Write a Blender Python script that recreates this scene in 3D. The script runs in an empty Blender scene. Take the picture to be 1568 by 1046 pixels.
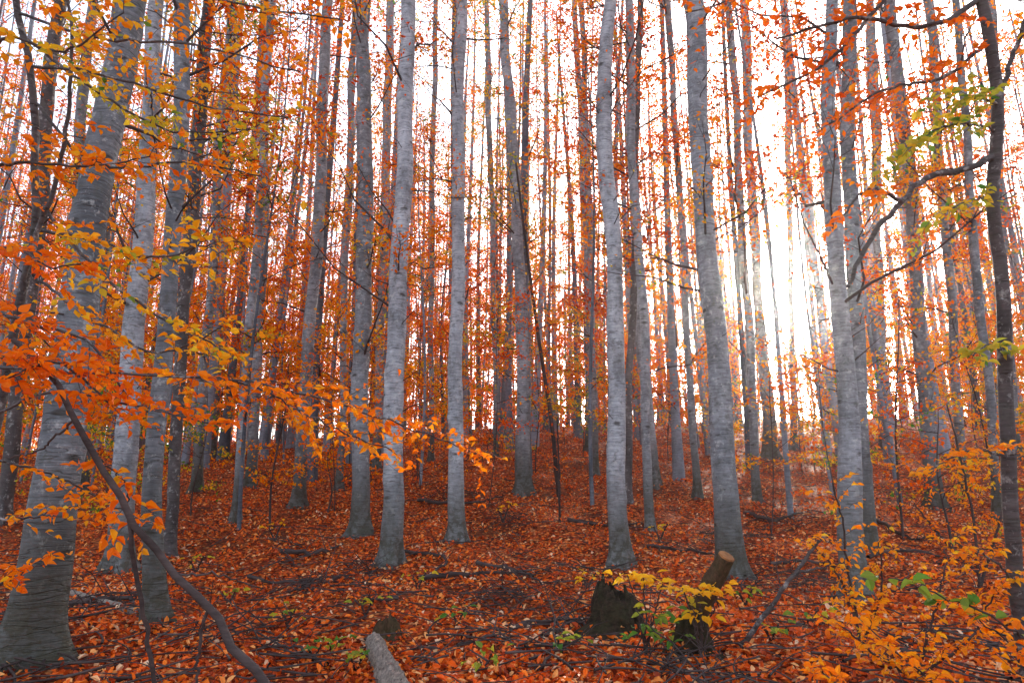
import bpy, math, numpy as np
rng=np.random.default_rng(11)
# ------------------------------------------------------------------ helpers
PITCH=math.radians(14); F=1045.0; CAM=np.array([0,0,1.6])
fw=np.array([0,math.cos(PITCH),math.sin(PITCH)]); up=np.array([0,-math.sin(PITCH),math.cos(PITCH)]); rt=np.array([1.,0,0])
def nrm(a): return a/np.maximum(np.linalg.norm(a,axis=-1,keepdims=True),1e-9)
_yt=np.array([-400,0,5.6,8,11,14,17,22,30,45,60,80,140,400.]); _zt=np.array([-4,0,.33,.45,.66,1.2,1.85,2.95,4.6,7.0,7.5,6.6,2,-4.])
_fy=np.arange(-400,400,.5); _fz=np.interp(_fy,_yt,_zt); _k=np.hanning(9); _fz=np.convolve(np.pad(_fz,4,mode='edge'),_k/_k.sum(),'valid')
def gz(x,y):
    x=np.asarray(x,float); y=np.asarray(y,float)
    xx=np.where(x>0,x*.45,x)
    z=np.interp(y,_fy,_fz)+0.05*np.clip(xx,-60,60)*np.clip((y-6)/38,0,1.2)
    z=z+0.07*np.sin(x*.9+1.3*np.sin(y*.5))*np.cos(y*.8+.7)+0.04*np.sin(x*2.1+y*1.3)+0.02*np.sin(4.3*x-3.1*y)*np.sin(3*y+x)
    return z
def direc(px,py):
    return fw+rt*((px-784)/F)+up*((523-py)/F)
def ground_hit(px,py):
    d=direc(px,py); t=np.arange(3,90,.02); p=CAM+t[:,None]*d
    below=p[:,2]<gz(p[:,0],p[:,1]); i=np.argmax(below) if np.any(below) else -1
    return p[i]
def at_depth(px,py,dep): return CAM+direc(px,py)*dep
def at_Y(px,py,Y):
    d=direc(px,py); return CAM+d*(Y/d[1])
def tubes(P,R,S):
    P=np.asarray(P,float); R=np.asarray(R,float)
    N,K,_=P.shape
    T=nrm(np.gradient(P,axis=1)); m=np.abs(nrm(P[:,-1]-P[:,0])[:,2])>.8
    ref=np.where(m[:,None],np.array([1.,0,0]),np.array([0,0,1.]))[:,None,:]
    U=nrm(np.cross(T,np.broadcast_to(ref,T.shape))); V=np.cross(T,U)
    a=np.arange(S)*2*np.pi/S
    vt=P[:,:,None,:]+R[:,:,None,None]*(np.cos(a)[:,None]*U[:,:,None,:]+np.sin(a)[:,None]*V[:,:,None,:])
    idx=np.arange(N*K*S).reshape(N,K,S); nx=np.roll(idx,-1,axis=2)
    q=np.stack([idx[:,:-1],nx[:,:-1],nx[:,1:],idx[:,1:]],-1).reshape(-1,4)
    return vt.reshape(-1,3),q
LA=np.array([[0,0,0],[.5,.3,.05],[1,0,-.05],[.5,-.3,.05]]); LAF=np.array([[0,1,2,3]])
LB=np.array([[0,0,0],[.3,.27,.10],[.7,.24,.06],[1,0,-.08],[.7,-.24,.10],[.3,-.27,.06]]); LBF=np.array([[0,3,2,1],[0,5,4,3]])
LC=np.array([[0,0,0],[.45,0,-.03],[1,0,-.14],[.16,.2,.05],[.48,.32,.10],[.78,.18,.02],[.16,-.2,.05],[.48,-.32,.10],[.78,-.18,.02]])
LCF=np.array([[0,1,4,3],[1,2,5,4],[0,6,7,1],[1,7,8,2]])
def leaves(pos,size,up_w=.8,spread=.8,tm='A',dirs=None,curl=None):
    L,Fc={'A':(LA,LAF),'B':(LB,LBF),'C':(LC,LCF)}[tm]
    n=len(pos); nr=nrm(np.array([0,0,up_w])+rng.normal(0,spread,(n,3)))
    a=rng.normal(0,1,(n,3)) if dirs is None else dirs+rng.normal(0,.3,(n,3))
    a=nrm(a-nr*(a*nr).sum(1,keepdims=True)); b=np.cross(nr,a)
    s=np.asarray(size)*np.ones(n)
    wz=rng.uniform(.4,2.4,n)
    wd=rng.uniform(.75,1.1,n)
    v=pos[:,None]+s[:,None,None]*(L[None,:,0:1]*a[:,None]+L[None,:,1:2]*b[:,None]*wd[:,None,None]+L[None,:,2:3]*nr[:,None]*wz[:,None,None])
    f=(Fc[None]+np.arange(n)[:,None,None]*len(L)).reshape(-1,4)
    return v.reshape(-1,3),f,len(Fc)
class Acc:
    def __init__(s): s.v=[];s.f=[];s.h=[];s.m=[];s.sm=[];s.n=0
    def add(s,v,f,h=0,m=0,smooth=False):
        if len(v)==0: return
        s.v.append(v); s.f.append(f+s.n); s.n+=len(v); k=len(f)
        s.h.append(np.ones(k)*h); s.m.append(np.ones(k,int)*m); s.sm.append(np.ones(k,bool)&smooth)
    def tube(s,P,R,S,m=0,h=.9):
        v,f=tubes(P,R,S); hh=np.repeat(h,len(f)//len(h)) if hasattr(h,'__len__') else h
        s.add(v,f,hh,m,True)
    def leaf(s,pos,size,hue,m=1,**k):
        if len(pos)==0: return
        v,f,c=leaves(pos,size,**k); s.add(v,f,np.repeat(hue*np.ones(len(pos)),c),m,False)
    def make(s,name,mats,origin=(0,0,0)):
        o=np.array(origin,float); v=np.concatenate(s.v)-o; f=np.concatenate(s.f)
        me=bpy.data.meshes.new(name); me.vertices.add(len(v)); me.vertices.foreach_set('co',v.astype(np.float32).ravel())
        me.loops.add(len(f)*4); me.loops.foreach_set('vertex_index',f.astype(np.int32).ravel())
        me.polygons.add(len(f)); me.polygons.foreach_set('loop_start',np.arange(0,len(f)*4,4,dtype=np.int32))
        me.polygons.foreach_set('material_index',np.concatenate(s.m).astype(np.int32))
        me.polygons.foreach_set('use_smooth',np.concatenate(s.sm))
        at=me.attributes.new('hue','FLOAT','FACE'); at.data.foreach_set('value',np.concatenate(s.h).astype(np.float32))
        me.update(calc_edges=True)
        for m in mats: me.materials.append(m)
        ob=bpy.data.objects.new(name,me); ob.location=o; bpy.context.scene.collection.objects.link(ob); return ob
def spline(pts,K):
    pts=np.asarray(pts,float); n=len(pts)
    d=np.concatenate([[0],np.cumsum(np.linalg.norm(np.diff(pts[:,:3],axis=0),axis=1))])
    m=np.gradient(pts,d,axis=0) if n>2 else np.repeat((pts[1:]-pts[:1])/(d[1]),2,0)
    t=np.linspace(0,d[-1],K); i=np.clip(np.searchsorted(d,t,side='right')-1,0,n-2)
    h=(d[i+1]-d[i])[:,None]; u=((t-d[i])[:,None]/h)
    return (2*u**3-3*u**2+1)*pts[i]+(u**3-2*u**2+u)*h*m[i]+(-2*u**3+3*u**2)*pts[i+1]+(u**3-u**2)*h*m[i+1]
# ------------------------------------------------------------------ materials
def newmat(name):
    m=bpy.data.materials.new(name); m.use_nodes=True; nt=m.node_tree; nt.nodes.clear(); return m,nt
def N(nt,t,**k):
    n=nt.nodes.new(t)
    for a,b in k.items(): setattr(n,a,b)
    return n
def ramp(nt,fac,stops,interp='LINEAR'):
    r=nt.nodes.new('ShaderNodeValToRGB'); r.color_ramp.interpolation=interp
    e=r.color_ramp.elements
    while len(e)<len(stops): e.new(.5)
    for i,(p,c) in enumerate(stops): e[i].position=p; e[i].color=(*c,1) if len(c)==3 else c
    nt.links.new(fac,r.inputs[0]); return r.outputs[0]
def noise(nt,vec,scale,detail=4,rough=.6):
    n=nt.nodes.new('ShaderNodeTexNoise'); n.inputs['Scale'].default_value=scale; n.inputs['Detail'].default_value=detail; n.inputs['Roughness'].default_value=rough
    nt.links.new(vec,n.inputs['Vector']); return n.outputs['Fac']
def mapping(nt,vec,sc):
    n=nt.nodes.new('ShaderNodeMapping'); n.inputs['Scale'].default_value=sc; nt.links.new(vec,n.inputs[0]); return n.outputs[0]
def mix(nt,fac,a,b,mode='MIX'):
    n=nt.nodes.new('ShaderNodeMix'); n.data_type='RGBA'; n.blend_type=mode
    for s,x in ((n.inputs[0],fac),(n.inputs[6],a),(n.inputs[7],b)):
        if hasattr(x,'links'): nt.links.new(x,s)
        elif isinstance(x,(int,float)): s.default_value=x
        else: s.default_value=(*x,1)
    return n.outputs[2]
def math_(nt,op,a,b=None,clamp=False):
    n=nt.nodes.new('ShaderNodeMath'); n.operation=op; n.use_clamp=clamp
    for i,x in enumerate((a,b)):
        if x is None: continue
        if hasattr(x,'links'): nt.links.new(x,n.inputs[i])
        else: n.inputs[i].default_value=x
    return n.outputs[0]
def finish(nt,col,rough=.8,bump=None,bs=.5,bd=.02,spec=.3):
    b=nt.nodes.new('ShaderNodeBsdfPrincipled'); o=nt.nodes.new('ShaderNodeOutputMaterial')
    nt.links.new(col,b.inputs['Base Color']); b.inputs['Roughness'].default_value=rough; b.inputs['Specular IOR Level'].default_value=spec
    if bump is not None:
        bn=nt.nodes.new('ShaderNodeBump'); bn.inputs['Strength'].default_value=bs; bn.inputs['Distance'].default_value=bd
        nt.links.new(bump,bn.inputs['Height']); nt.links.new(bn.outputs[0],b.inputs['Normal'])
    nt.links.new(b.outputs[0],o.inputs[0]); return b
def leafmat(name,stops,trans=.5,gloss=True):
    m,nt=newmat(name); a=N(nt,'ShaderNodeAttribute',attribute_name='hue')
    col=ramp(nt,a.outputs['Fac'],stops)
    if gloss:
        p=nt.nodes.new('ShaderNodeBsdfPrincipled'); p.inputs['Roughness'].default_value=.5; p.inputs['Specular IOR Level'].default_value=.2
    else: p=nt.nodes.new('ShaderNodeBsdfDiffuse')
    t=nt.nodes.new('ShaderNodeBsdfTranslucent'); ms=nt.nodes.new('ShaderNodeMixShader'); ms.inputs[0].default_value=trans
    nt.links.new(col,p.inputs[0]); nt.links.new(col,t.inputs[0])
    nt.links.new(p.outputs[0],ms.inputs[1]); nt.links.new(t.outputs[0],ms.inputs[2])
    o=nt.nodes.new('ShaderNodeOutputMaterial'); nt.links.new(ms.outputs[0],o.inputs[0]); return m
LS=[(0,(.46,.045,.005)),(.2,(.80,.105,.005)),(.5,(.92,.21,.005)),(.70,(.93,.36,.010)),(.84,(.93,.57,.025)),(.95,(.48,.46,.04)),(1,(.10,.25,.04))]
M_leaf=leafmat('beech_leaf',LS,.55)
M_leaff=leafmat('beech_leaf_far',LS,.52,False)
M_litter=leafmat('leaf_litter',[(0,(.10,.016,.008)),(.28,(.42,.055,.012)),(.58,(.86,.135,.012)),(.8,(.93,.24,.022)),(.93,(.90,.44,.15)),(1,(.84,.60,.40))],.15)
def barkmat(name,dark,light,rnd=True,moss=True,bump=True):
    m,nt=newmat(name); tc=nt.nodes.new('ShaderNodeTexCoord'); oi=nt.nodes.new('ShaderNodeObjectInfo')
    sh=nt.nodes.new('ShaderNodeVectorMath'); sh.operation='ADD'; at=N(nt,'ShaderNodeAttribute',attribute_name='hue')
    cb=nt.nodes.new('ShaderNodeCombineXYZ'); r10=math_(nt,'MULTIPLY',oi.outputs['Random'],37.)
    nt.links.new(r10,cb.inputs[0]); nt.links.new(r10,cb.inputs[2])
    nt.links.new(tc.outputs['Object'],sh.inputs[0]); nt.links.new(cb.outputs[0],sh.inputs[1]); V=sh.outputs[0]
    n1=noise(nt,mapping(nt,V,(1.6,1.6,.7)),1.6,3,.65)
    col=ramp(nt,n1,[(.3,dark),(.68,light)])
    n2=noise(nt,mapping(nt,V,(5,5,30)),1.2,3,.7)
    col=mix(nt,1.0,col,ramp(nt,n2,[(.25,(.55,.55,.55)),(.75,(1.3,1.3,1.3))]),'MULTIPLY')
    col=mix(nt,1.0,col,at.outputs['Fac'],'MULTIPLY')
    if not bump:
        finish(nt,col,.85,spec=.1); return m
    n3=noise(nt,mapping(nt,V,(1.3,1.3,11)),1.,2,.5)
    ln=math_(nt,'ABSOLUTE',math_(nt,'SUBTRACT',n3,.53)); lm=ramp(nt,ln,[(.0,(1,1,1)),(.014,(0,0,0))])
    col=mix(nt,math_(nt,'MULTIPLY',lm,.65),col,(.045,.04,.035))
    vo=nt.nodes.new('ShaderNodeTexVoronoi'); vo.inputs['Scale'].default_value=1; nt.links.new(mapping(nt,V,(2.2,2.2,4.4)),vo.inputs[0])
    ey=ramp(nt,math_(nt,'ADD',vo.outputs['Distance'],math_(nt,'MULTIPLY',n2,.16)),[(.17,(1,1,1)),(.26,(0,0,0))])
    col=mix(nt,math_(nt,'MULTIPLY',ey,.8),col,(.04,.035,.03))
    nl=noise(nt,V,8,5,.75); lic=ramp(nt,nl,[(.55,(0,0,0)),(.66,(1,1,1))])
    col=mix(nt,math_(nt,'MULTIPLY',lic,.5),col,(.58,.59,.57))
    st=ramp(nt,nl,[(.34,(1,1,1)),(.47,(0,0,0))]); col=mix(nt,math_(nt,'MULTIPLY',st,.65),col,(.09,.09,.075))
    if moss:
        sx=nt.nodes.new('ShaderNodeSeparateXYZ'); nt.links.new(tc.outputs['Object'],sx.inputs[0])
        lo=math_(nt,'SUBTRACT',1.25,math_(nt,'MULTIPLY',sx.outputs[2],.7),True)
        nm=ramp(nt,nl,[(.36,(.45,.45,.45)),(.54,(1,1,1))])
        col=mix(nt,math_(nt,'MULTIPLY',math_(nt,'MULTIPLY',lo,nm),.9),col,(.05,.045,.026))
    h=math_(nt,'ADD',n2,math_(nt,'MULTIPLY',ey,-.7)); h=math_(nt,'SUBTRACT',h,math_(nt,'MULTIPLY',lm,.5))
    finish(nt,col,.75,h,.8,.018,.25); return m
M_bark=barkmat('beech_bark',(.19,.20,.22),(.46,.48,.52))
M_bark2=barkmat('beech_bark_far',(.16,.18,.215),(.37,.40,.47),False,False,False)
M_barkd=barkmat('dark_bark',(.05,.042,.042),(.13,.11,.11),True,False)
M_twig=barkmat('twig_bark',(.045,.032,.03),(.115,.085,.08),False,False,False)
def woodmat(name,a,b,moss=0,sc=(3,3,18)):
    m,nt=newmat(name); tc=nt.nodes.new('ShaderNodeTexCoord'); V=tc.outputs['Object']
    n=noise(nt,mapping(nt,V,sc),3,6,.75); col=ramp(nt,n,[(.3,a),(.7,b)])
    nm=noise(nt,V,7,5,.7)
    if moss: col=mix(nt,math_(nt,'MULTIPLY',ramp(nt,nm,[(.4,(0,0,0)),(.6,(1,1,1))]),moss),col,(.05,.055,.02))
    finish(nt,col,.9,n,.9,.03,.15); return m
M_dead=woodmat('weathered_wood',(.06,.045,.04),(.50,.42,.36),.1,(14,3,14))
M_rot=woodmat('rotten_wood',(.010,.008,.007),(.07,.045,.03),.35,(5,5,9))
M_log=woodmat('mossy_log',(.04,.025,.015),(.15,.085,.05),.45,(9,9,5))
m,nt=newmat('cut_wood'); tc=nt.nodes.new('ShaderNodeTexCoord')
n=noise(nt,tc.outputs['Object'],14,5,.7); finish(nt,ramp(nt,n,[(.3,(.14,.055,.02)),(.7,(.40,.17,.06))]),.9,n,.5,.01); M_cut=m
m,nt=newmat('forest_floor'); tc=nt.nodes.new('ShaderNodeTexCoord'); V=tc.outputs['Object']
nw=nt.nodes.new('ShaderNodeTexNoise'); nw.inputs['Scale'].default_value=9; nt.links.new(V,nw.inputs['Vector'])
mv=nt.nodes.new('ShaderNodeVectorMath'); mv.operation='MULTIPLY_ADD'; nt.links.new(nw.outputs['Color'],mv.inputs[0]); mv.inputs[1].default_value=(.08,.08,.08); nt.links.new(V,mv.inputs[2])
vo=nt.nodes.new('ShaderNodeTexVoronoi'); vo.inputs['Scale'].default_value=19; nt.links.new(mv.outputs[0],vo.inputs['Vector'])
sp=nt.nodes.new('ShaderNodeSeparateColor'); nt.links.new(vo.outputs['Color'],sp.inputs[0])
col=ramp(nt,sp.outputs[0],[(0,(.08,.015,.008)),(.3,(.30,.04,.012)),(.6,(.62,.10,.014)),(.85,(.82,.20,.03)),(1,(.8,.4,.18))])
col=mix(nt,1.,col,ramp(nt,vo.outputs['Distance'],[(.2,(1,1,1)),(.75,(.2,.17,.15))]),'MULTIPLY')
nb=noise(nt,V,.7,4,.65); col=mix(nt,ramp(nt,nb,[(.48,(0,0,0)),(.66,(.75,.75,.75))]),col,(.075,.024,.012))
finish(nt,col,.85,None,.8,.04,.1); M_ground=m
# ------------------------------------------------------------------ ground
a=np.concatenate([-np.geomspace(400,12,40),np.arange(-11.8,11.9,.2),np.geomspace(12,400,40)])
b=np.concatenate([-np.geomspace(400,6,25),np.arange(-5,30,.2),np.geomspace(30,400,70)])
X,Y=np.meshgrid(a,b); gv=np.stack([X,Y,gz(X,Y)],-1).reshape(-1,3)
nx=len(a); ii=(np.arange(len(b)-1)[:,None]*nx+np.arange(nx-1)[None]).ravel(); gf=np.stack([ii,ii+1,ii+nx+1,ii+nx],1)
A=Acc(); A.add(gv,gf,0,0,True); A.make('forest_ground',[M_ground])
def scatter(n,y0,y1,w=.85,pad=2,p=2.0):
    u=rng.random(n); y=y0*(y1/y0)**u
    x=rng.uniform(-1,1,n)*(w*y+pad); return x,y
A=Acc()
x,y=scatter(130000,3.8,48)
pat=np.sin(x*1.7+2*np.sin(y*.9))*np.cos(y*1.3+np.sin(x*1.1))+.5*np.sin(3.1*x+y*2.3)
kp=rng.random(len(x))<np.clip(.97-.6*np.clip(pat-.2,0,1),.2,1); x=x[kp];y=y[kp];pat=pat[kp]
z=gz(x,y)+rng.random(len(x))**2*.07+.006
hh=np.clip(rng.beta(1.9,1.9,len(x))-.15*pat,0,1)
hh=np.where(rng.random(len(x))<.08,rng.uniform(.9,1,len(x)),hh)
sz=rng.uniform(.045,.09,len(x))*np.clip(1+(y-14)*.03,1,1.7)
A.leaf(np.stack([x,y,z],1),sz,hh,0,up_w=1,spread=.55,tm='B'); A.make('fallen_leaves',[M_litter])
# ------------------------------------------------------------------ trees
sdir=direc(1195,440); sdir=sdir/np.linalg.norm(sdir); saz=math.degrees(math.atan2(sdir[0],sdir[1]))
def trunk(A,ctrl,rad,H,S=20,step=.1,flare=.6,m=0,h=.9,wob=.03):
    c=np.column_stack([ctrl,rad]); base=c[0]
    if c[-1,2]-base[2]<H:
        d=nrm(c[-1,:3]-c[-2,:3]); d=nrm(d*.6+np.array([0,0,.6])); L=(H-(c[-1,2]-base[2]))/d[2]
        mid=np.append(c[-1,:3]+d*L*.5,c[-1,3]*.62); end=np.append(c[-1,:3]+d*L,c[-1,3]*.12); c=np.vstack([c,mid,end])
    b0=c[0].copy(); b0[2]-=.35; dd=(c[1,:3]-c[0,:3])/(c[1,2]-c[0,2]); b0[:2]-=dd[:2]*.35; c=np.vstack([b0,c])
    K=int(min(H,14)/step)+int(max(H-14,0)/.5); P=spline(c,max(K*2,60))
    zz=P[:,2]-base[2]; targ=np.concatenate([np.arange(-.35,min(H,14),step),np.arange(min(H,14),H,.5)])
    Q=np.stack([np.interp(targ,zz,P[:,i]) for i in range(4)],1); K=len(Q)
    ph=rng.uniform(0,9,6); r=Q[:,3]
    Q[:,0]+=wob*(np.sin(targ*.9+ph[0])+.5*np.sin(targ*2.1+ph[1]))*np.clip(targ,0,1); Q[:,1]+=wob*(np.sin(targ*.8+ph[2]))*np.clip(targ,0,1)
    a=np.arange(S)*2*np.pi/S; nl=rng.integers(3,6)
    fl=np.exp(-np.clip(targ,-.2,None)/.2)*flare
    lobe=1+fl[:,None]*(.8+.75*np.cos(nl*a+ph[3])[None]+.3*np.cos((nl+2)*a+ph[4])[None])+.08*np.exp(-np.clip(targ,0,None)/1.0)[:,None]
    R=r[:,None]*lobe*(1+.025*np.sin(3*targ[:,None]+2*a[None]+ph[5])+.02*np.sin(7.3*targ[:,None]+a[None]*3))
    for _ in range(int(H*1.1)):
        hz=rng.uniform(1,min(H,14)); ta=rng.uniform(0,6.28); da=(a-ta+np.pi)%(2*np.pi)-np.pi
        R+=r[:,None]*rng.uniform(.08,.2)*np.exp(-((targ-hz)/.09)**2)[:,None]*np.exp(-(da/.5)**2)[None]
    v=np.stack([Q[:,None,0]+R*np.cos(a),Q[:,None,1]+R*np.sin(a),np.broadcast_to(Q[:,None,2],R.shape)],-1).reshape(-1,3)
    idx=np.arange(K*S).reshape(K,S); nx=np.roll(idx,-1,1); q=np.stack([idx[:-1],nx[:-1],nx[1:],idx[1:]],-1).reshape(-1,4)
    A.add(v,q,h,m,True); return Q[:,:3],Q[:,3],targ
def limbs(starts,rad0,L,el0,nt=7,nl=14,hue=None,A=None,mt=0,ml=1,size=.07,kt=5,az=None,leafp=1.,spread=.14,tm='A'):
    n=len(starts); az=rng.uniform(0,6.28,n) if az is None else az; t=np.linspace(0,1,kt)
    hd=np.stack([np.cos(az),np.sin(az),np.zeros(n)],1); cur=rng.uniform(-.25,.45,n)
    P=starts[:,None]+L[:,None,None]*(hd[:,None]*(np.cos(el0)[:,None]*t)[:,:,None]+np.array([0,0,1.])*((np.sin(el0)[:,None]*t+cur[:,None]*t**2*.5))[:,:,None])
    P[:,1:]+=rng.normal(0,.03,(n,kt-1,3))*L[:,None,None]
    A.tube(P,rad0[:,None]*(1-.85*t)[None],4,mt)
    k=np.repeat(np.arange(n),nt); tt=rng.uniform(.15,1,len(k))*(kt-1); i=np.clip(tt.astype(int),0,kt-2); u=(tt-i)[:,None]
    S0=P[k,i]*(1-u)+P[k,i+1]*u; d=nrm(nrm(P[k,i+1]-P[k,i])*.6+rng.normal(0,.75,(len(k),3))*np.array([1,1,.45])+np.array([0,0,.08]))
    tl=L[k]*rng.uniform(.18,.45,len(k)); t3=np.linspace(0,1,3)
    Q=S0[:,None]+d[:,None]*(tl[:,None]*t3)[:,:,None]+np.array([0,0,-.12])*(tl[:,None]*t3**2)[:,:,None]
    Q[:,1:]+=rng.normal(0,.04,(len(k),2,3))*tl[:,None,None]
    A.tube(Q,(rad0[k]*.3)[:,None]*np.array([1,.65,.25]),3,mt)
    if nl>0:
        # canopy gap shaped to let the low sun through, dense clumps elsewhere
        dv=nrm(S0-CAM); ang=np.degrees(np.arccos(np.clip(dv@sdir,-1,1)))
        azs=np.abs(np.degrees(np.arctan2(S0[:,0],S0[:,1]))-saz)
        pk=np.clip((ang-2)/6,.05,1)*np.where(S0[:,1]>44,np.clip(.4+azs/20,0,1),1)
        cl=.5+.5*np.sin(S0[:,0]*.9+S0[:,2]*.6)*np.sin(S0[:,1]*.7+S0[:,2]*1.1)
        pk=pk*(.75+.7*cl)
        j=np.repeat(np.arange(len(k)),nl); j=j[rng.random(len(j))<leafp*pk[j]]; s=rng.uniform(.1,1.05,len(j))
        pos=S0[j]+d[j]*(tl[j]*s)[:,None]+np.array([0,0,-.12])*(tl[j]*s*s)[:,None]+rng.normal(0,spread,(len(j),3))*np.array([1,1,.35])
        hu=hue[k[j]] if hue is not None else .5
        sz=size[k[j]] if hasattr(size,'__len__') else size
        A.leaf(pos,rng.uniform(.7,1.25,len(j))*sz,np.clip(hu+rng.normal(0,.14,len(j)),0,1),ml,tm=tm,spread=.9)
T=[
 ([(42,1015,86),(84,760,72),(135,400,58),(188,60,48)],'b',.5),
 ([(182,872,40),(205,520,35),(230,200,28),(240,0,24)],'b',.95),
 ([(236,955,36),(243,700,31),(262,350,27),(285,0,25)],'b',.55),
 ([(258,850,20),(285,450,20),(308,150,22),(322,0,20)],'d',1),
 ([(360,800,15),(390,420,15),(418,0,13)],'b',.8),
 ([(383,745,18),(402,400,16),(408,0,14)],'b',.7),
 ([(455,776,22),(474,520,21),(492,250,19),(500,0,17)],'b',.8),
 ([(552,820,31),(556,400,28),(560,180,26),(552,0,20)],'b',.65),
 ([(597,866,36),(612,400,31),(622,130,26),(628,0,25)],'b',1.15),
 ([(575,720,16),(588,400,15),(598,0,13)],'b',.9),
 ([(699,830,28),(700,400,23),(706,0,20)],'b',1.2),
 ([(802,757,27),(796,400,20),(783,200,18),(771,0,15)],'b',.9),
 ([(950,866,34),(940,450,28),(927,120,26),(934,0,20)],'b',1.05),
 ([(1001,744,20),(975,400,18),(962,0,14)],'b',1),
 ([(996,812,16),(984,500,16),(966,150,14),(962,0,12)],'b',.9),
 ([(1120,886,46),(1100,600,38),(1078,300,34),(1060,0,34)],'b',.75),
 ([(1068,762,13),(1052,500,12),(1035,200,11),(1020,0,10)],'b',.7),
 ([(1180,702,24),(1165,500,18),(1148,250,16),(1140,0,14)],'b',.85),
 ([(1160,768,15),(1145,500,15),(1128,200,13),(1115,0,12)],'b',.8),
 ([(1216,688,11),(1210,400,10),(1200,0,9)],'b',.7),
 ([(1308,918,42),(1300,700,38),(1288,560,31),(1275,300,27),(1272,0,20)],'b',.75),
 ([(1330,850,27),(1318,600,24),(1300,300,24),(1302,0,22)],'b',.6),
 ([(1432,780,27),(1408,500,22),(1390,250,20),(1360,0,18)],'b',.55),
 ([(1353,690,14),(1345,400,13),(1330,0,12)],'b',.7),
 ([(1528,800,14),(1500,450,14),(1470,100,12),(1465,0,11)],'b',.5),
 ([(1478,750,15),(1450,400,14),(1420,0,12)],'b',.6),
 ([(1555,700,16),(1530,300,15),(1515,0,13)],'b',.5),
 ([(325,700,14),(345,350,13),(360,0,11)],'b',.6),
 ([(300,752,17),(322,450,15),(345,100,13)],'b',.6),
 ([(520,750,12),(530,400,12),(545,0,11)],'b',.8),
 ([(900,690,10),(898,400,10),(880,0,9)],'b',.7),
 ([(912,725,11),(905,400,10),(890,0,9)],'b',.8),
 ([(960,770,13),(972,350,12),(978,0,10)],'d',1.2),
 ([(760,700,9),(755,400,9),(745,0,8)],'b',.8),
 ([(660,705,9),(662,300,9),(668,0,8)],'b',.8),
 ([(72,770,20),(110,420,18),(135,60,16)],'b',.5),
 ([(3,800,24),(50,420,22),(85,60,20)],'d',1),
 ([(128,760,15),(160,400,14),(180,0,12)],'b',.5),
]
hero_xy=[]
for pts,kind,br in T:
    b=ground_hit(pts[0][0],pts[0][1]); Yb=b[1]
    ctrl=[b]+[at_Y(p[0],p[1],Yb+rng.normal(0,.15)) for p in pts[1:]]
    rad=[.5*.87*p[2]*((c-CAM)@fw)/F for p,c in zip(pts,ctrl)]
    A=Acc(); Hh=rng.uniform(22,27)
    P,R,tz=trunk(A,np.array(ctrl),np.array(rad),Hh,h=br)
    hero_xy.append(b[:2])
    near=b[1]<14
    n=26; hz=rng.uniform(.13 if not near else .16,.85,n)*Hh; st=np.stack([np.interp(hz,tz,P[:,i]) for i in range(3)],1)
    base_h=np.clip(rng.normal(.48,.16)+.12*(b[0]<-5),.1,.88)
    limbs(st,rng.uniform(.012,.03,n),rng.uniform(1.0,3.0,n),rng.uniform(.1,1.0,n),nt=8,nl=16,hue=np.clip(base_h+rng.normal(0,.12,n),0,.93),A=A,mt=1,ml=2,leafp=.68 if near else .95,size=.08 if near else .11,spread=.15)
    n=6; hz=rng.uniform(2,9,n); st=np.stack([np.interp(hz,tz,P[:,i]) for i in range(3)],1)
    limbs(st,rng.uniform(.008,.016,n),rng.uniform(.4,1.3,n),rng.uniform(-.1,.7,n),nt=3,nl=0,A=A,mt=1)
    A.make('beech_tree',[M_bark if kind=='b' else M_barkd,M_twig,M_leaff],(b[0],b[1],float(gz(b[0],b[1]))))
hero_xy=np.array(hero_xy)
# distant forest mass
D=Acc()
xy=[]; tries=0
while len(xy)<680 and tries<40000:
    tries+=1
    y=rng.uniform(19,95); x=rng.uniform(-1,1)*(.85*y+6)
    if rng.random()>(.35+.65*min(1,(y-15)/30)): continue
    da=abs(math.degrees(math.atan2(x,y))-saz)
    if y>34 and da<2.2 and rng.random()<.88: continue
    if y>60 and da<8 and rng.random()<.4: continue  # distant trees left out towards the sun so more of its light passes
    p=np.array([x,y])
    if np.min(np.linalg.norm(hero_xy-p,axis=1))<1.2: continue
    if xy and np.min(np.linalg.norm(np.array(xy)-p,axis=1))<.9: continue
    xy.append(p)
xy=np.array(xy); zb=gz(xy[:,0],xy[:,1]); n=len(xy)
H=rng.uniform(21,30,n); t=np.linspace(0,1,14); r0=rng.uniform(.06,.18,n)
lean=rng.normal(0,.022,(n,2)); ph=rng.uniform(0,6.28,(n,2))
P=np.zeros((n,14,3)); P[:,:,0]=xy[:,None,0]+lean[:,None,0]*H[:,None]*t+.15*np.sin(5*t[None]+ph[:,None,0])
P[:,:,1]=xy[:,None,1]+lean[:,None,1]*H[:,None]*t; P[:,:,2]=zb[:,None]-.2+H[:,None]*t
prof=.5*np.exp(-t*30)+(1-.75*t); D.tube(P,r0[:,None]*prof[None],8,0,h=rng.uniform(.45,1.05,n))
nl_=14; k=np.repeat(np.arange(n),nl_); f=rng.beta(1.25,1.35,len(k))*.9+.03
st=np.stack([xy[k,0]+lean[k,0]*H[k]*f,xy[k,1]+lean[k,1]*H[k]*f,zb[k]+H[k]*f],1)
th=np.clip(rng.normal(.48,.18,n),.05,.9)
szf=.10+.0034*np.clip(xy[k,1]-20,0,60)
limbs(st,rng.uniform(.012,.03,len(k)),rng.uniform(1,3.0,len(k))*np.where(f<.3,.7,1),rng.uniform(.1,1.0,len(k)),nt=6,nl=12,hue=np.clip(th[k]+rng.normal(0,.1,len(k)),0,.92),A=D,mt=1,ml=2,size=szf,kt=4,leafp=.95,spread=.22)
D.make('distant_beech_forest',[M_bark2,M_twig,M_leaff])
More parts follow.
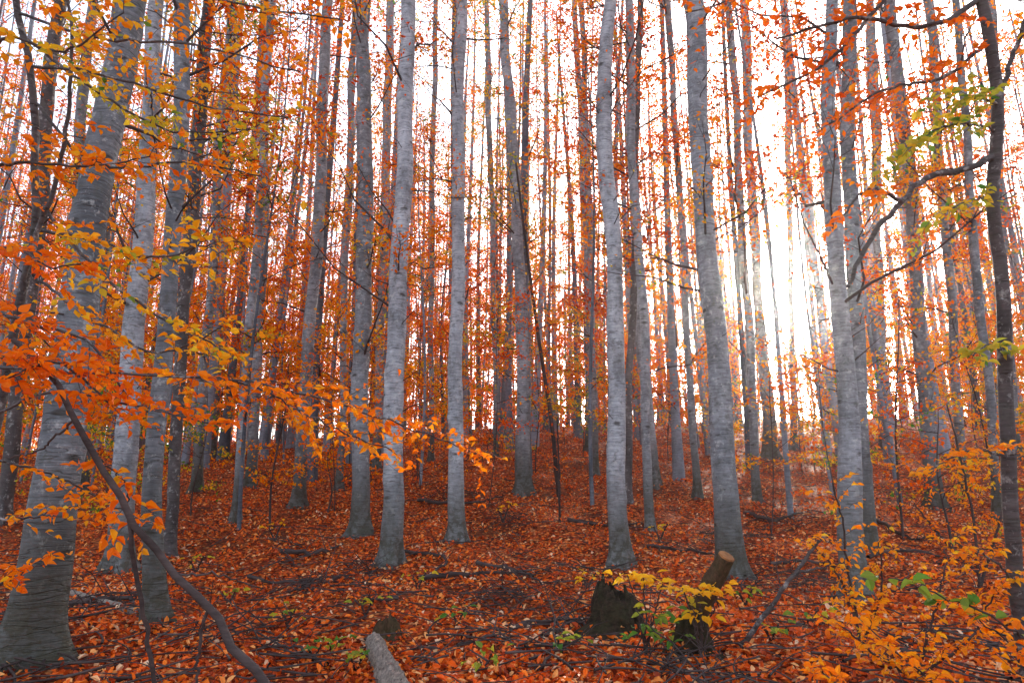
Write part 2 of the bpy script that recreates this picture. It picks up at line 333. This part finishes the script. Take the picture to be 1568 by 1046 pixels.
# slender young trees
for i in range(80):
    y=rng.uniform(14,44); x=rng.uniform(-1,1)*(.8*y+1)
    if np.min(np.linalg.norm(hero_xy-np.array([x,y]),axis=1))<.7: continue
    z=float(gz(x,y)); hs=rng.uniform(9,18); A=Acc(); t=np.linspace(0,1,16); ln=rng.normal(0,.03,2)
    P=np.stack([x+ln[0]*hs*t+.12*np.sin(6*t+i),y+ln[1]*hs*t,z-.1+hs*t],1)[None]; A.tube(P,(rng.uniform(.03,.07)*(1-.8*t))[None],8,0,h=rng.uniform(.4,.9))
    k=28; f=rng.uniform(.15,1,k); st=np.stack([np.interp(f,t,P[0,:,j]) for j in range(3)],1)
    limbs(st,rng.uniform(.008,.016,k),rng.uniform(.8,2.4,k),rng.uniform(0,.7,k),nt=7,nl=11,hue=np.clip(rng.normal(.52,.18)+rng.normal(0,.1,k),.05,.92),A=A,mt=1,ml=2,size=.095 if y<24 else .12,leafp=.95,spread=.14)
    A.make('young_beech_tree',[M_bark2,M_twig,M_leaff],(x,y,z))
# understory saplings
for i in range(150):
    y=rng.uniform(11,46); x=rng.uniform(-1,1)*(.8*y+2)
    if y<16 and abs(x)<4.5: continue
    if np.min(np.linalg.norm(hero_xy-np.array([x,y]),axis=1))<.5: continue
    z=float(gz(x,y)); hs=rng.uniform(1.5,7); A=Acc(); t=np.linspace(0,1,10); ln=np.clip(rng.normal(0,.05,2),-.08,.08)
    P=np.stack([x+ln[0]*hs*t+.06*np.sin(7*t+i),y+ln[1]*hs*t,z-.05+hs*t],1)[None]; A.tube(P,(rng.uniform(.012,.026)*(1-.8*t))[None],6,0)
    k=int(hs*4)+2; f=rng.uniform(.15,1,k); st=np.stack([np.interp(f,t,P[0,:,j]) for j in range(3)],1)
    limbs(st,np.full(k,.008),rng.uniform(.6,1.8,k),rng.uniform(-.1,.5,k),nt=5,nl=11,hue=np.clip(np.full(k,rng.normal(.6,.2)),.1,.93),A=A,mt=0,ml=1,size=.085 if y<24 else .12,leafp=.95,spread=.09)
    A.make('beech_sapling',[M_twig,M_leaff],(x,y,z))
# ------------------------------------------------------------------ foreground branches
def leafy(A,pts,w0,w1,ntw,twl,hue,lsz=.07,nleaf=9,start=.15,up_=.0,hs=.1,mt=0,ml=1,tm='C',droop=-.15,dens=1.6):
    P=np.array([at_depth(*p) for p in pts]); P=spline(P,24); dep=(P[0]-CAM)@fw
    P[1:-1]+=rng.normal(0,.006,(22,3)); t=np.linspace(0,1,24)
    A.tube(P[None],(.5*(w0+(w1-w0)*t)*dep/F)[None],8,mt)
    if ntw==0: return P
    ntw=int(round(ntw*dens)); nleaf=int(round(nleaf*1.25))
    f=np.linspace(start,1,ntw)+rng.normal(0,.02,ntw); f=np.clip(f,0,1)*22.9; i=f.astype(int); u=(f-i)[:,None]
    S0=P[i]*(1-u)+P[i+1]*u; tg=nrm(P[i+1]-P[i]); side=nrm(np.cross(tg,np.array([0,0,1.])))*np.where(np.arange(ntw)%2,1,-1)[:,None]
    d=nrm(tg*.7+side*.8+rng.normal(0,.25,(ntw,3))+np.array([0,0,up_])); L=twl*rng.uniform(.5,1.25,ntw); t5=np.linspace(0,1,6)
    Q=S0[:,None]+d[:,None]*(L[:,None]*t5)[:,:,None]+np.array([0,0,droop])*(L[:,None]*t5**2)[:,:,None]; Q[:,1:]+=rng.normal(0,.008,(ntw,5,3))
    A.tube(Q,np.full((ntw,1),max(.0022,.18*w1*dep/F))*np.linspace(1,.4,6)[None],5,mt)
    j=np.repeat(np.arange(ntw),nleaf); s=np.tile(np.linspace(.1,1,nleaf),ntw)+rng.normal(0,.03,len(j)); s=np.clip(s,.05,1)
    k5=np.clip((s*5).astype(int),0,4); uu=(s*5-k5)[:,None]; pos=Q[j,k5]*(1-uu)+Q[j,k5+1]*uu
    sd=nrm(np.cross(d[j],np.array([0,0,1.])))*np.where(np.arange(len(j))%2,1,-1)[:,None]; ld=d[j]*.6+sd*.8+np.array([0,0,-.25])
    keep=rng.random(len(j))<.9
    A.leaf(pos[keep],rng.uniform(.6,1.15,keep.sum())*lsz,np.clip(hue+rng.normal(0,hs,keep.sum()),0,1),ml,tm=tm,dirs=ld[keep],up_w=.9,spread=.6)
    return P
MB=[M_barkd,M_leaf]
A=Acc()
P0=np.array([[-60,1150,4.3],[-30,800,4.4],[20,520,4.5],[55,320,4.6],[48,130,4.6],[25,0,4.6],[0,-200,4.6]])
leafy(A,P0,17,9,0,0,.5)
leafy(A,[(35,430,4.5),(90,250,4.5),(110,110,4.5),(100,-60,4.5)],8,4,6,.4,.55)
leafy(A,[(-30,560,4.2),(150,572,3.9),(260,575,3.8),(360,580,3.8),(450,600,3.8)],5,2,12,.42,.5,.06)
leafy(A,[(-20,470,4.0),(60,500,3.8),(130,520,3.8),(190,600,3.8)],6,3,14,.4,.45,.062)
leafy(A,[(-60,520,3.9),(20,550,3.7),(100,560,3.7),(170,620,3.8)],5,3,12,.4,.45,.062)
leafy(A,[(-20,640,3.8),(90,600,3.8),(200,620,3.8),(330,650,3.8)],5,2,9,.34,.48,.06)
leafy(A,[(250,575,3.9),(400,590,4.1),(520,620,4.3),(640,660,4.5),(740,700,4.7)],4,2,17,.45,.52,.062)
leafy(A,[(380,585,3.9),(500,650,4.0),(600,690,4.2)],3,2,8,.34,.62,.06)
leafy(A,[(48,350,4.6),(150,370,4.4),(240,395,4.2),(330,370,4.1)],6,2,13,.38,.76,.065)
leafy(A,[(50,300,4.6),(180,440,4.4),(270,500,4.3),(350,540,4.2)],6,2,12,.38,.78,.065)
leafy(A,[(50,420,4.6),(160,500,4.4),(250,540,4.3),(340,500,4.2)],5,2,10,.38,.72,.065)
leafy(A,[(45,150,4.6),(150,250,4.5),(290,250,4.4),(400,270,4.3)],5,2,11,.36,.58,.06)
leafy(A,[(40,100,4.6),(180,120,4.5),(300,160,4.5),(440,180,4.5)],5,2,12,.36,.76,.06)
leafy(A,[(40,60,4.9),(160,150,4.9),(260,200,4.9),(380,200,4.9)],5,2,11,.36,.89,.06,hs=.05)
leafy(A,[(25,20,4.6),(150,60,4.5),(300,70,4.5),(460,110,4.5)],5,2,12,.38,.6,.06)
leafy(A,[(0,-100,4.6),(150,-40,4.4),(330,0,4.4),(520,30,4.4)],5,2,13,.38,.6,.06)
leafy(A,[(-60,265,4.0),(40,250,4.0),(130,255,4.0),(230,240,4.0)],6,2,9,.3,.55,.06)
leafy(A,[(-60,100,4.0),(20,60,4.0),(90,80,4.0),(190,20,4.0)],6,2,9,.3,.78,.06)
leafy(A,[(-60,390,3.8),(20,380,3.8),(80,410,3.8),(130,400,3.8)],5,2,8,.28,.45,.06)
leafy(A,[(-20,800,4.2),(60,790,4.3),(130,770,4.4)],4,2,5,.3,.65,.06)
leafy(A,[(-20,700,4.2),(60,720,4.3),(150,760,4.4),(220,800,4.4)],4,2,7,.3,.55,.06)
leafy(A,[(-20,900,4.0),(30,880,4.0),(70,860,4.0)],4,2,4,.25,.55,.06)
A.make('beech_sapling',MB,tuple(at_depth(-60,1150,4.3)))
A=Acc()
leafy(A,[(20,520,3.4),(75,565,3.4),(112,640,3.4),(165,728,3.4),(212,812,3.4),(270,880,3.35),(315,925,3.3),(352,985,3.2),(410,1052,3.1),(520,1300,3.0),(640,1560,2.9)],8,17,0,0,.5)
leafy(A,[(198,795,3.4),(206,870,3.4),(222,950,3.4),(240,1060,3.4),(250,1300,3.3)],7,7,0,0,.5)
leafy(A,[(318,928,3.3),(306,985,3.3),(300,1060,3.3)],6,4,0,0,.5)
leafy(A,[(112,640,3.4),(60,690,3.5),(10,700,3.6)],4,2,0,0,.5)
leafy(A,[(140,690,3.4),(190,740,3.5),(200,790,3.6)],3,2,4,.2,.5)
leafy(A,[(270,880,3.35),(330,880,3.4),(400,900,3.5)],4,2,0,0,.5)
leafy(A,[(90,590,3.4),(60,560,3.3),(10,580,3.2)],4,2,7,.3,.4,.055)
A.make('fallen_branch',[M_twig,M_leaf],tuple(at_depth(640,1560,2.9)))
A=Acc()
leafy(A,[(1585,1100,5.0),(1562,960,5.0),(1545,750,5.0),(1538,500,5.0),(1520,300,5.0),(1528,160,5.0),(1500,0,5.0),(1480,-120,5.0)],24,15,0,0,.5)
leafy(A,[(1530,235,5.0),(1470,262,4.9),(1430,268,4.9),(1375,315,4.8),(1320,390,4.8),(1298,440,4.8)],11,6,0,0,.5)
leafy(A,[(1380,310,4.8),(1330,290,4.7),(1290,330,4.7)],6,3,3,.25,.5)
leafy(A,[(1528,160,5),(1560,60,5),(1600,-40,5)],8,5,6,.4,.6)
leafy(A,[(1525,200,5),(1480,190,4.8),(1430,200,4.7),(1390,230,4.6)],4,2,10,.34,.93,.07,hs=.04)
leafy(A,[(1528,160,5),(1490,150,4.8),(1440,170,4.7)],4,2,7,.3,.94,.065,hs=.04)
leafy(A,[(1500,0,5),(1430,40,4.9),(1300,30,4.8),(1190,60,4.8)],9,3,13,.4,.38,.062)
leafy(A,[(1500,-60,5),(1380,-20,4.9),(1260,100,4.8),(1160,150,4.8)],9,3,13,.4,.36,.062)
leafy(A,[(1520,60,5),(1440,120,4.9),(1350,140,4.8),(1270,190,4.8)],6,3,11,.4,.4,.062)
leafy(A,[(1500,-100,5),(1300,-60,4.9),(1150,-10,4.8),(1050,20,4.8)],5,2,12,.4,.4,.062)
leafy(A,[(1540,540,5),(1510,530,4.8),(1490,545,4.7)],3,2,3,.15,.93,.08,hs=.04)
leafy(A,[(1520,300,5),(1480,310,4.8),(1430,330,4.7)],3,2,6,.25,.92,.065,hs=.05)
leafy(A,[(1545,700,5),(1480,690,4.8),(1420,720,4.7)],4,2,7,.3,.62,.06)
leafy(A,[(1560,900,5),(1510,850,4.8),(1460,830,4.7)],4,2,7,.3,.66,.06)
A.make('beech_sapling',MB,tuple(at_depth(1585,1100,5.0)))
def sap(pts_list,hue,name='beech_sapling',base=None,**k):
    A=Acc()
    for p in pts_list: leafy(A,p,5,2,k.get('n',9),k.get('tl',.22),hue,k.get('ls',.06),k.get('nl',7),start=.1,up_=.2,hs=k.get('hs',.08))
    A.make(name,[M_twig,M_leaf],base)
g=ground_hit(1320,1000); dg=float((g-CAM)@fw)
sap([[(1320,1000,dg),(1300,880,dg),(1290,800,dg-.1),(1275,740,dg-.2)],[(1320,990,dg),(1350,900,dg),(1345,830,dg)],[(1310,950,dg),(1270,860,dg),(1240,830,dg)]],.68,base=tuple(g),n=12)
g=ground_hit(1400,1040); dg=float((g-CAM)@fw)
sap([[(1400,1040,dg),(1340,1000,dg-.4),(1290,960,dg-.8)],[(1400,1040,dg),(1430,940,dg),(1450,860,dg)],[(1400,1040,dg),(1480,980,dg-.2),(1530,900,dg-.3)]],.62,base=tuple(g),n=11)
g=ground_hit(1500,900); dg=float((g-CAM)@fw)
sap([[(1500,900,dg),(1490,800,dg),(1470,700,dg),(1450,620,dg)],[(1500,900,dg),(1530,800,dg),(1550,720,dg)],[(1500,880,dg),(1440,820,dg),(1400,770,dg)]],.58,base=tuple(g),n=11,tl=.4)
P=[(1600,1250,3.6),(1500,1120,3.6),(1400,1020,3.6),(1330,960,3.6)]
sap([P,[(1600,1250,3.6),(1330,1080,3.6),(1260,1030,3.6)],[(1600,1250,3.6),(1560,1000,3.7),(1500,950,3.7)]],.6,base=tuple(at_depth(*P[0])),n=12,nl=9,tl=.3)
A=Acc(); leafy(A,[(1600,1000,3.6),(1520,945,3.6),(1450,915,3.6),(1370,885,3.6)],4,2,4,.16,.985,.085,nleaf=4,hs=.01); A.make('green_shrub',[M_twig,M_leaf],tuple(at_depth(1600,1000,3.6)))
def bush(px,py,spots,name='young_maple'):
    g=ground_hit(px,py); dg=float((g-CAM)@fw); A=Acc()
    for sx,sy,hu,n in spots:
        leafy(A,[(px,py,dg),((px*.6+sx*.4),(py*.5+sy*.5),dg),(sx,sy,dg-.1)],3,2,0,0,.5)
        c=at_depth(sx,sy,dg-.1); pos=np.repeat(c[None],n,0)+rng.normal(0,.025,(n,3)); az=rng.uniform(0,6.28,n); d=np.stack([np.cos(az),np.sin(az),rng.uniform(-.3,.15,n)],1)
        A.leaf(pos+d*rng.uniform(0,.13,n)[:,None],rng.uniform(.07,.11,n),np.clip(hu+rng.normal(0,.03,n),0,1),1,tm='C',dirs=d,up_w=1,spread=.35)
    A.make(name,[M_twig,M_leaf],tuple(g))
bush(990,1010,[(985,885,.82,22),(1015,893,.80,14),(960,880,.80,8),(1000,940,.99,16),(985,965,1,16),(1020,975,1,12)])
bush(1075,1015,[(1070,905,.8,22),(1100,900,.78,12),(1045,900,.78,8),(1075,940,.8,14),(1060,930,.95,6)])
for q in [(510,1005,.98),(560,945,.95),(770,800,.8),(480,1015,.99),(1180,985,.97),(700,960,.97),(640,905,.9),(860,1000,.98),(1240,960,.96),(350,930,.95),(545,1030,.97),(900,905,.85),(420,830,.8),(1010,830,.85),(740,1030,.97),(300,880,.93),(600,800,.9),(1140,930,.97),(440,960,.95)]:
    px,py,hu=q; bush(px,py,[(px-8,py-22,hu,5),(px+12,py-28,hu,5)],'green_seedling')
# ------------------------------------------------------------------ stumps & logs
def lump(name,px,py,wpx,hpx,mat,jag=.3,S=40,seed=0):
    g=ground_hit(px,py); dep=float((g-CAM)@fw); r=.5*wpx*dep/F; h=hpx*dep/F; a=np.arange(S)*2*np.pi/S; rr=np.random.default_rng(seed); ph=rr.uniform(0,6,6)
    lob=1+.16*np.sin(3*a+ph[0])+.1*np.sin(5*a+ph[1])+.08*np.sin(11*a+ph[4])+.04*rr.normal(0,1,S)
    top=h*(1+jag*(.5*np.sin(a+ph[2])+.35*np.sin(3*a+ph[3])+.25*np.sin(7*a+ph[5])+.22*rr.normal(0,1,S)))
    root=1+.35*np.clip(np.sin(4*a+ph[1]),0,1)
    rings=[]
    for f,rs in [(-.3,1.5),(0,1.4),(.12,1.18),(.25,1.02),(.4,.93),(.55,.88),(.7,.82),(.85,.76),(1,.66),(1.03,.6)]:
        rk=rs*(root if f<.2 else 1)
        rings.append(np.stack([r*rk*lob*np.cos(a),r*rk*lob*np.sin(a),top*f if f>0 else np.full(S,h*f)],1)+rr.normal(0,r*.045,(S,3)))
    for f,rs in [(.8,.5),(.55,.38),(.45,.2),(.42,.02)]:
        rings.append(np.stack([r*rs*lob*np.cos(a),r*rs*lob*np.sin(a),(top*.4+h*.6)*f],1))
    v=np.array(rings); K=len(v); idx=np.arange(K*S).reshape(K,S); nx=np.roll(idx,-1,1); q=np.stack([idx[:-1],nx[:-1],nx[1:],idx[1:]],-1).reshape(-1,4)
    A=Acc(); A.add(v.reshape(-1,3),q,0,0,True)
    n=70; aa=rng.uniform(0,6.28,n); q2=rng.uniform(.5,2.2,n)*r; lx=g[0]+np.cos(aa)*q2; ly=g[1]+np.sin(aa)*q2
    lz=gz(lx,ly)+.02+np.clip(1.4*r-q2,0,None)*h/r*.55
    A.leaf(np.stack([lx-g[0],ly-g[1],lz-g[2]],1),rng.uniform(.05,.085,n),rng.uniform(.3,.95,n),1,up_w=1,spread=.5,tm='B')
    o=A.make(name,[mat,M_litter]); o.location=g; return g,dep
lump('rotten_stump',945,975,80,66,M_rot,.4,seed=3)
lump('rotten_stump',1062,1003,60,50,M_rot,.5,seed=5)
lump('mossy_stump',590,975,40,24,M_log,.35,seed=8)
def log(name,p0,p1,r0,r1,mat,cut,S=24,K=26,wob=.05,rgh=.03,bend=0.):
    p0=np.array(p0);p1=np.array(p1); t=np.linspace(0,1,K); P=p0+(p1-p0)*t[:,None]; P[1:-1]+=rng.normal(0,wob*r0*.5,(K-2,3))
    P[:,0]+=bend*np.sin(np.pi*t)
    R=(r0+(r1-r0)*t)*(1+.06*np.sin(t*9+1)+rng.normal(0,.015,K)); A=Acc(); v,f=tubes(P[None],R[None],S); v=v.reshape(K,S,3)
    ridge=1+rgh*2*np.sin(np.arange(S)*2.3+rng.uniform(0,6))[None,:]*np.ones((K,1))+rng.normal(0,rgh,(K,S)); v=P[:,None]+(v-P[:,None])*ridge[:,:,None]
    A.add(v.reshape(-1,3),f,.9,0,True)
    for e in (0,K-1):
        c=v[e].mean(0); d=nrm(P[-1]-P[0])*(1 if e else -1); ring=[v[e],c+(v[e]-c)*.9+d*r1*.18,c+(v[e]-c)*.5+d*r1*.25,c+(v[e]-c)*.01+d*r1*.22]
        vv=np.concatenate(ring); idx=np.arange(4*S).reshape(4,S); nx=np.roll(idx,-1,1); q=np.stack([idx[:-1],nx[:-1],nx[1:],idx[1:]],-1).reshape(-1,4); A.add(vv,q,0,1,False)
    return A.make(name,[mat,cut],tuple(p0))
g=ground_hit(1048,985); dg=float((g-CAM)@fw); g[2]-=.15
log('leaning_log',g,at_depth(1112,852,dg-.35),.105,.075,M_log,M_cut,rgh=.02,bend=-.05)
g=ground_hit(572,1000); e=ground_hit(612,1090)
log('weathered_log',g+np.array([0,0,.10]),e+np.array([0,0,.04]),.075,.12,M_dead,M_dead,wob=.1,rgh=.06)
g=ground_hit(105,912); e=ground_hit(215,945); log('weathered_log',g+np.array([0,0,.05]),e+np.array([0,0,.03]),.035,.055,M_dead,M_cut)
def stick(A,p,w,lift=.04,m=0,kk=14):
    P=[]
    for q in p:
        g=ground_hit(q[0],q[1]); g[2]+=lift; P.append(g)
    d=float((P[0]-CAM)@fw); P=spline(np.array(P),kk); P[1:-1]+=rng.normal(0,.015,(kk-2,3)); A.tube(P[None],(.5*w*d/F*np.linspace(1,.35,kk))[None],7,m)
    return P
A=Acc()
for p,w in [([(640,893),(720,886),(815,880)],9),([(730,868),(800,884),(830,905)],7),([(430,850),(480,852),(525,838)],8),([(780,968),(850,960),(905,968)],10),([(830,985),(880,965),(930,960)],7),([(610,925),(560,930),(500,938)],6),([(990,842),(1060,850),(1110,858)],6),([(870,800),(930,810),(985,806)],6),([(380,890),(440,900),(520,890)],6),([(1140,790),(1190,800),(1230,790)],7),([(1180,870),(1240,865),(1290,880)],6),([(640,770),(700,775),(770,765)],6),([(700,1000),(760,985),(800,1010)],6),([(80,940),(160,925),(215,950)],10),([(820,1040),(870,1000),(900,990)],6),([(1330,860),(1400,850),(1500,870)],7),([(1340,800),(1400,830),(1450,820)],6),([(500,1030),(430,1000),(380,1010)],7),([(620,850),(680,860),(640,900)],6)]:
    P=stick(A,p,w,lift=.07)
    for _ in range(5):
        i=rng.integers(3,12); d=nrm(rng.normal(0,1,3)*np.array([1,1,.25])+np.array([0,0,.3])); L=rng.uniform(.2,.7); t=np.linspace(0,1,5)[:,None]
        Q=P[i]+d*L*t+rng.normal(0,.012,(5,3)); A.tube(Q[None],np.linspace(.009,.003,5)[None],5)
n=2400; x,y=scatter(n,4.2,28); az=rng.uniform(0,3.14,n); L=rng.uniform(.15,.9,n); t=np.linspace(-.5,.5,6)
cv=rng.normal(0,.15,n); X=x[:,None]+np.cos(az)[:,None]*L[:,None]*t-np.sin(az)[:,None]*(cv*L)[:,None]*t**2*4; Y=y[:,None]+np.sin(az)[:,None]*L[:,None]*t+np.cos(az)[:,None]*(cv*L)[:,None]*t**2*4
Z=gz(X,Y)+.07+rng.random((n,1))*.04+rng.normal(0,.14,(n,1))*L[:,None]*t*2*.4; Z=np.maximum(Z,gz(X,Y)-.01)
A.tube(np.stack([X,Y,Z],-1),rng.uniform(.004,.013,n)[:,None]*np.linspace(1,.5,6)[None],5)
A.make('fallen_twigs',[M_twig])
for px,py in [(775,800),(1185,805),(1110,820),(400,735),(560,880),(1040,1030),(690,760),(150,930),(900,940),(1230,900),(480,900),(760,920),(330,980)]:
    g=ground_hit(px,py); n=30; A=Acc(); az=rng.uniform(0,6.28,n); L=rng.uniform(.3,1.4,n); el=np.abs(rng.normal(0,.35,n)); t=np.linspace(-.4,.6,6)
    c=g+rng.normal(0,.3,(n,3))*np.array([1,1,.0]); c[:,2]=gz(c[:,0],c[:,1])+rng.uniform(.02,.12,n)
    d=np.stack([np.cos(az)*np.cos(el),np.sin(az)*np.cos(el),np.sin(el)],1); Q=c[:,None]+d[:,None]*(L[:,None]*t)[:,:,None]; Q+=rng.normal(0,.018,Q.shape)
    A.tube(Q,rng.uniform(.004,.012,n)[:,None]*np.linspace(1,.4,6)[None],5); A.make('brush_pile',[M_twig],tuple(g))
A=Acc(); g=ground_hit(1130,992); dg=float((g-CAM)@fw)
leafy(A,[(1130,995,dg),(1175,935,dg-.1),(1215,880,dg-.2),(1265,815,dg-.2)],9,4,0,0,.5); leafy(A,[(1215,880,dg-.2),(1250,870,dg-.2),(1290,862,dg-.2)],4,2,0,0,.5); A.make('fallen_branch',[M_barkd],tuple(g))
A=Acc(); g=ground_hit(856,760); dg=float((g-CAM)@fw)
leafy(A,[(856,765,dg),(845,650,dg),(822,500,dg),(800,330,dg),(790,250,dg)],7,3,8,1.0,.5,.07,start=.3,tm='B'); A.make('dead_sapling',[M_twig,M_leaf],tuple(g))
A=Acc(); g=ground_hit(857,800); dg=float((g-CAM)@fw)
leafy(A,[(857,802,dg),(856,720,dg),(853,640,dg)],4,2,5,.4,.5,.07,start=.4,tm='B'); A.make('beech_sapling',[M_twig,M_leaf],tuple(g))
# ------------------------------------------------------------------ glow haze (thin forward-scattering volume added to make the sun bloom)
m=bpy.data.materials.new('glow_haze'); m.use_nodes=True; nt=m.node_tree; nt.nodes.clear()
vs=nt.nodes.new('ShaderNodeVolumeScatter'); vs.inputs['Color'].default_value=(1,.98,.95,1); vs.inputs['Density'].default_value=.0008; vs.inputs['Anisotropy'].default_value=.9
o=nt.nodes.new('ShaderNodeOutputMaterial'); nt.links.new(vs.outputs[0],o.inputs['Volume'])
bpy.ops.mesh.primitive_cube_add(size=1,location=(0,45,12)); mo=bpy.context.object; mo.name='sun_glow_haze'; mo.scale=(240,150,60); mo.data.materials.append(m)
# ------------------------------------------------------------------ light
sd=sdir; el=math.asin(sd[2]); az=math.atan2(sd[0],sd[1])
w=bpy.data.worlds.new('World'); bpy.context.scene.world=w; w.use_nodes=True; nt=w.node_tree; nt.nodes.clear()
sk=nt.nodes.new('ShaderNodeTexSky'); sk.sky_type='NISHITA'; sk.sun_disc=False; sk.sun_elevation=el; sk.sun_rotation=az; sk.dust_density=3; sk.air_density=1; sk.ozone_density=1
hs=nt.nodes.new('ShaderNodeHueSaturation'); hs.inputs['Saturation'].default_value=.4; hs.inputs['Value'].default_value=3.8; nt.links.new(sk.outputs[0],hs.inputs['Color'])
mx=mix(nt,1.0,hs.outputs[0],(.97,.99,1.05),'MULTIPLY')
# hazy solar aureole: part of the sky dome itself
tc=nt.nodes.new('ShaderNodeTexCoord'); dp=nt.nodes.new('ShaderNodeVectorMath'); dp.operation='DOT_PRODUCT'; nt.links.new(tc.outputs['Generated'],dp.inputs[0]); dp.inputs[1].default_value=tuple(sd)
ex=math_(nt,'POWER',math_(nt,'MAXIMUM',dp.outputs['Value'],0.),1800.)
au=mix(nt,ex,(0,0,0),(12000,10600,8600)); mx=mix(nt,1.0,mx,au,'ADD')
bg=nt.nodes.new('ShaderNodeBackground'); bg.inputs[1].default_value=.15; nt.links.new(mx,bg.inputs[0])
o=nt.nodes.new('ShaderNodeOutputWorld'); nt.links.new(bg.outputs[0],o.inputs[0])
from mathutils import Vector
l=bpy.data.lights.new('sun','SUN'); l.energy=5; l.angle=math.radians(.6); l.color=(1,.9,.76)
lo=bpy.data.objects.new('sun',l); bpy.context.scene.collection.objects.link(lo); lo.rotation_euler=Vector(sd).to_track_quat('Z','Y').to_euler(); lo.location=Vector(sd)*50
c=bpy.data.cameras.new('camera'); c.lens=24; c.sensor_width=36; c.clip_end=2000
co=bpy.data.objects.new('camera',c); bpy.context.scene.collection.objects.link(co); co.location=CAM; co.rotation_euler=(math.pi/2+PITCH,0,0)
bpy.context.scene.camera=co
s=bpy.context.scene; s.view_settings.view_transform='Standard'; s.view_settings.look='None'; s.view_settings.exposure=0
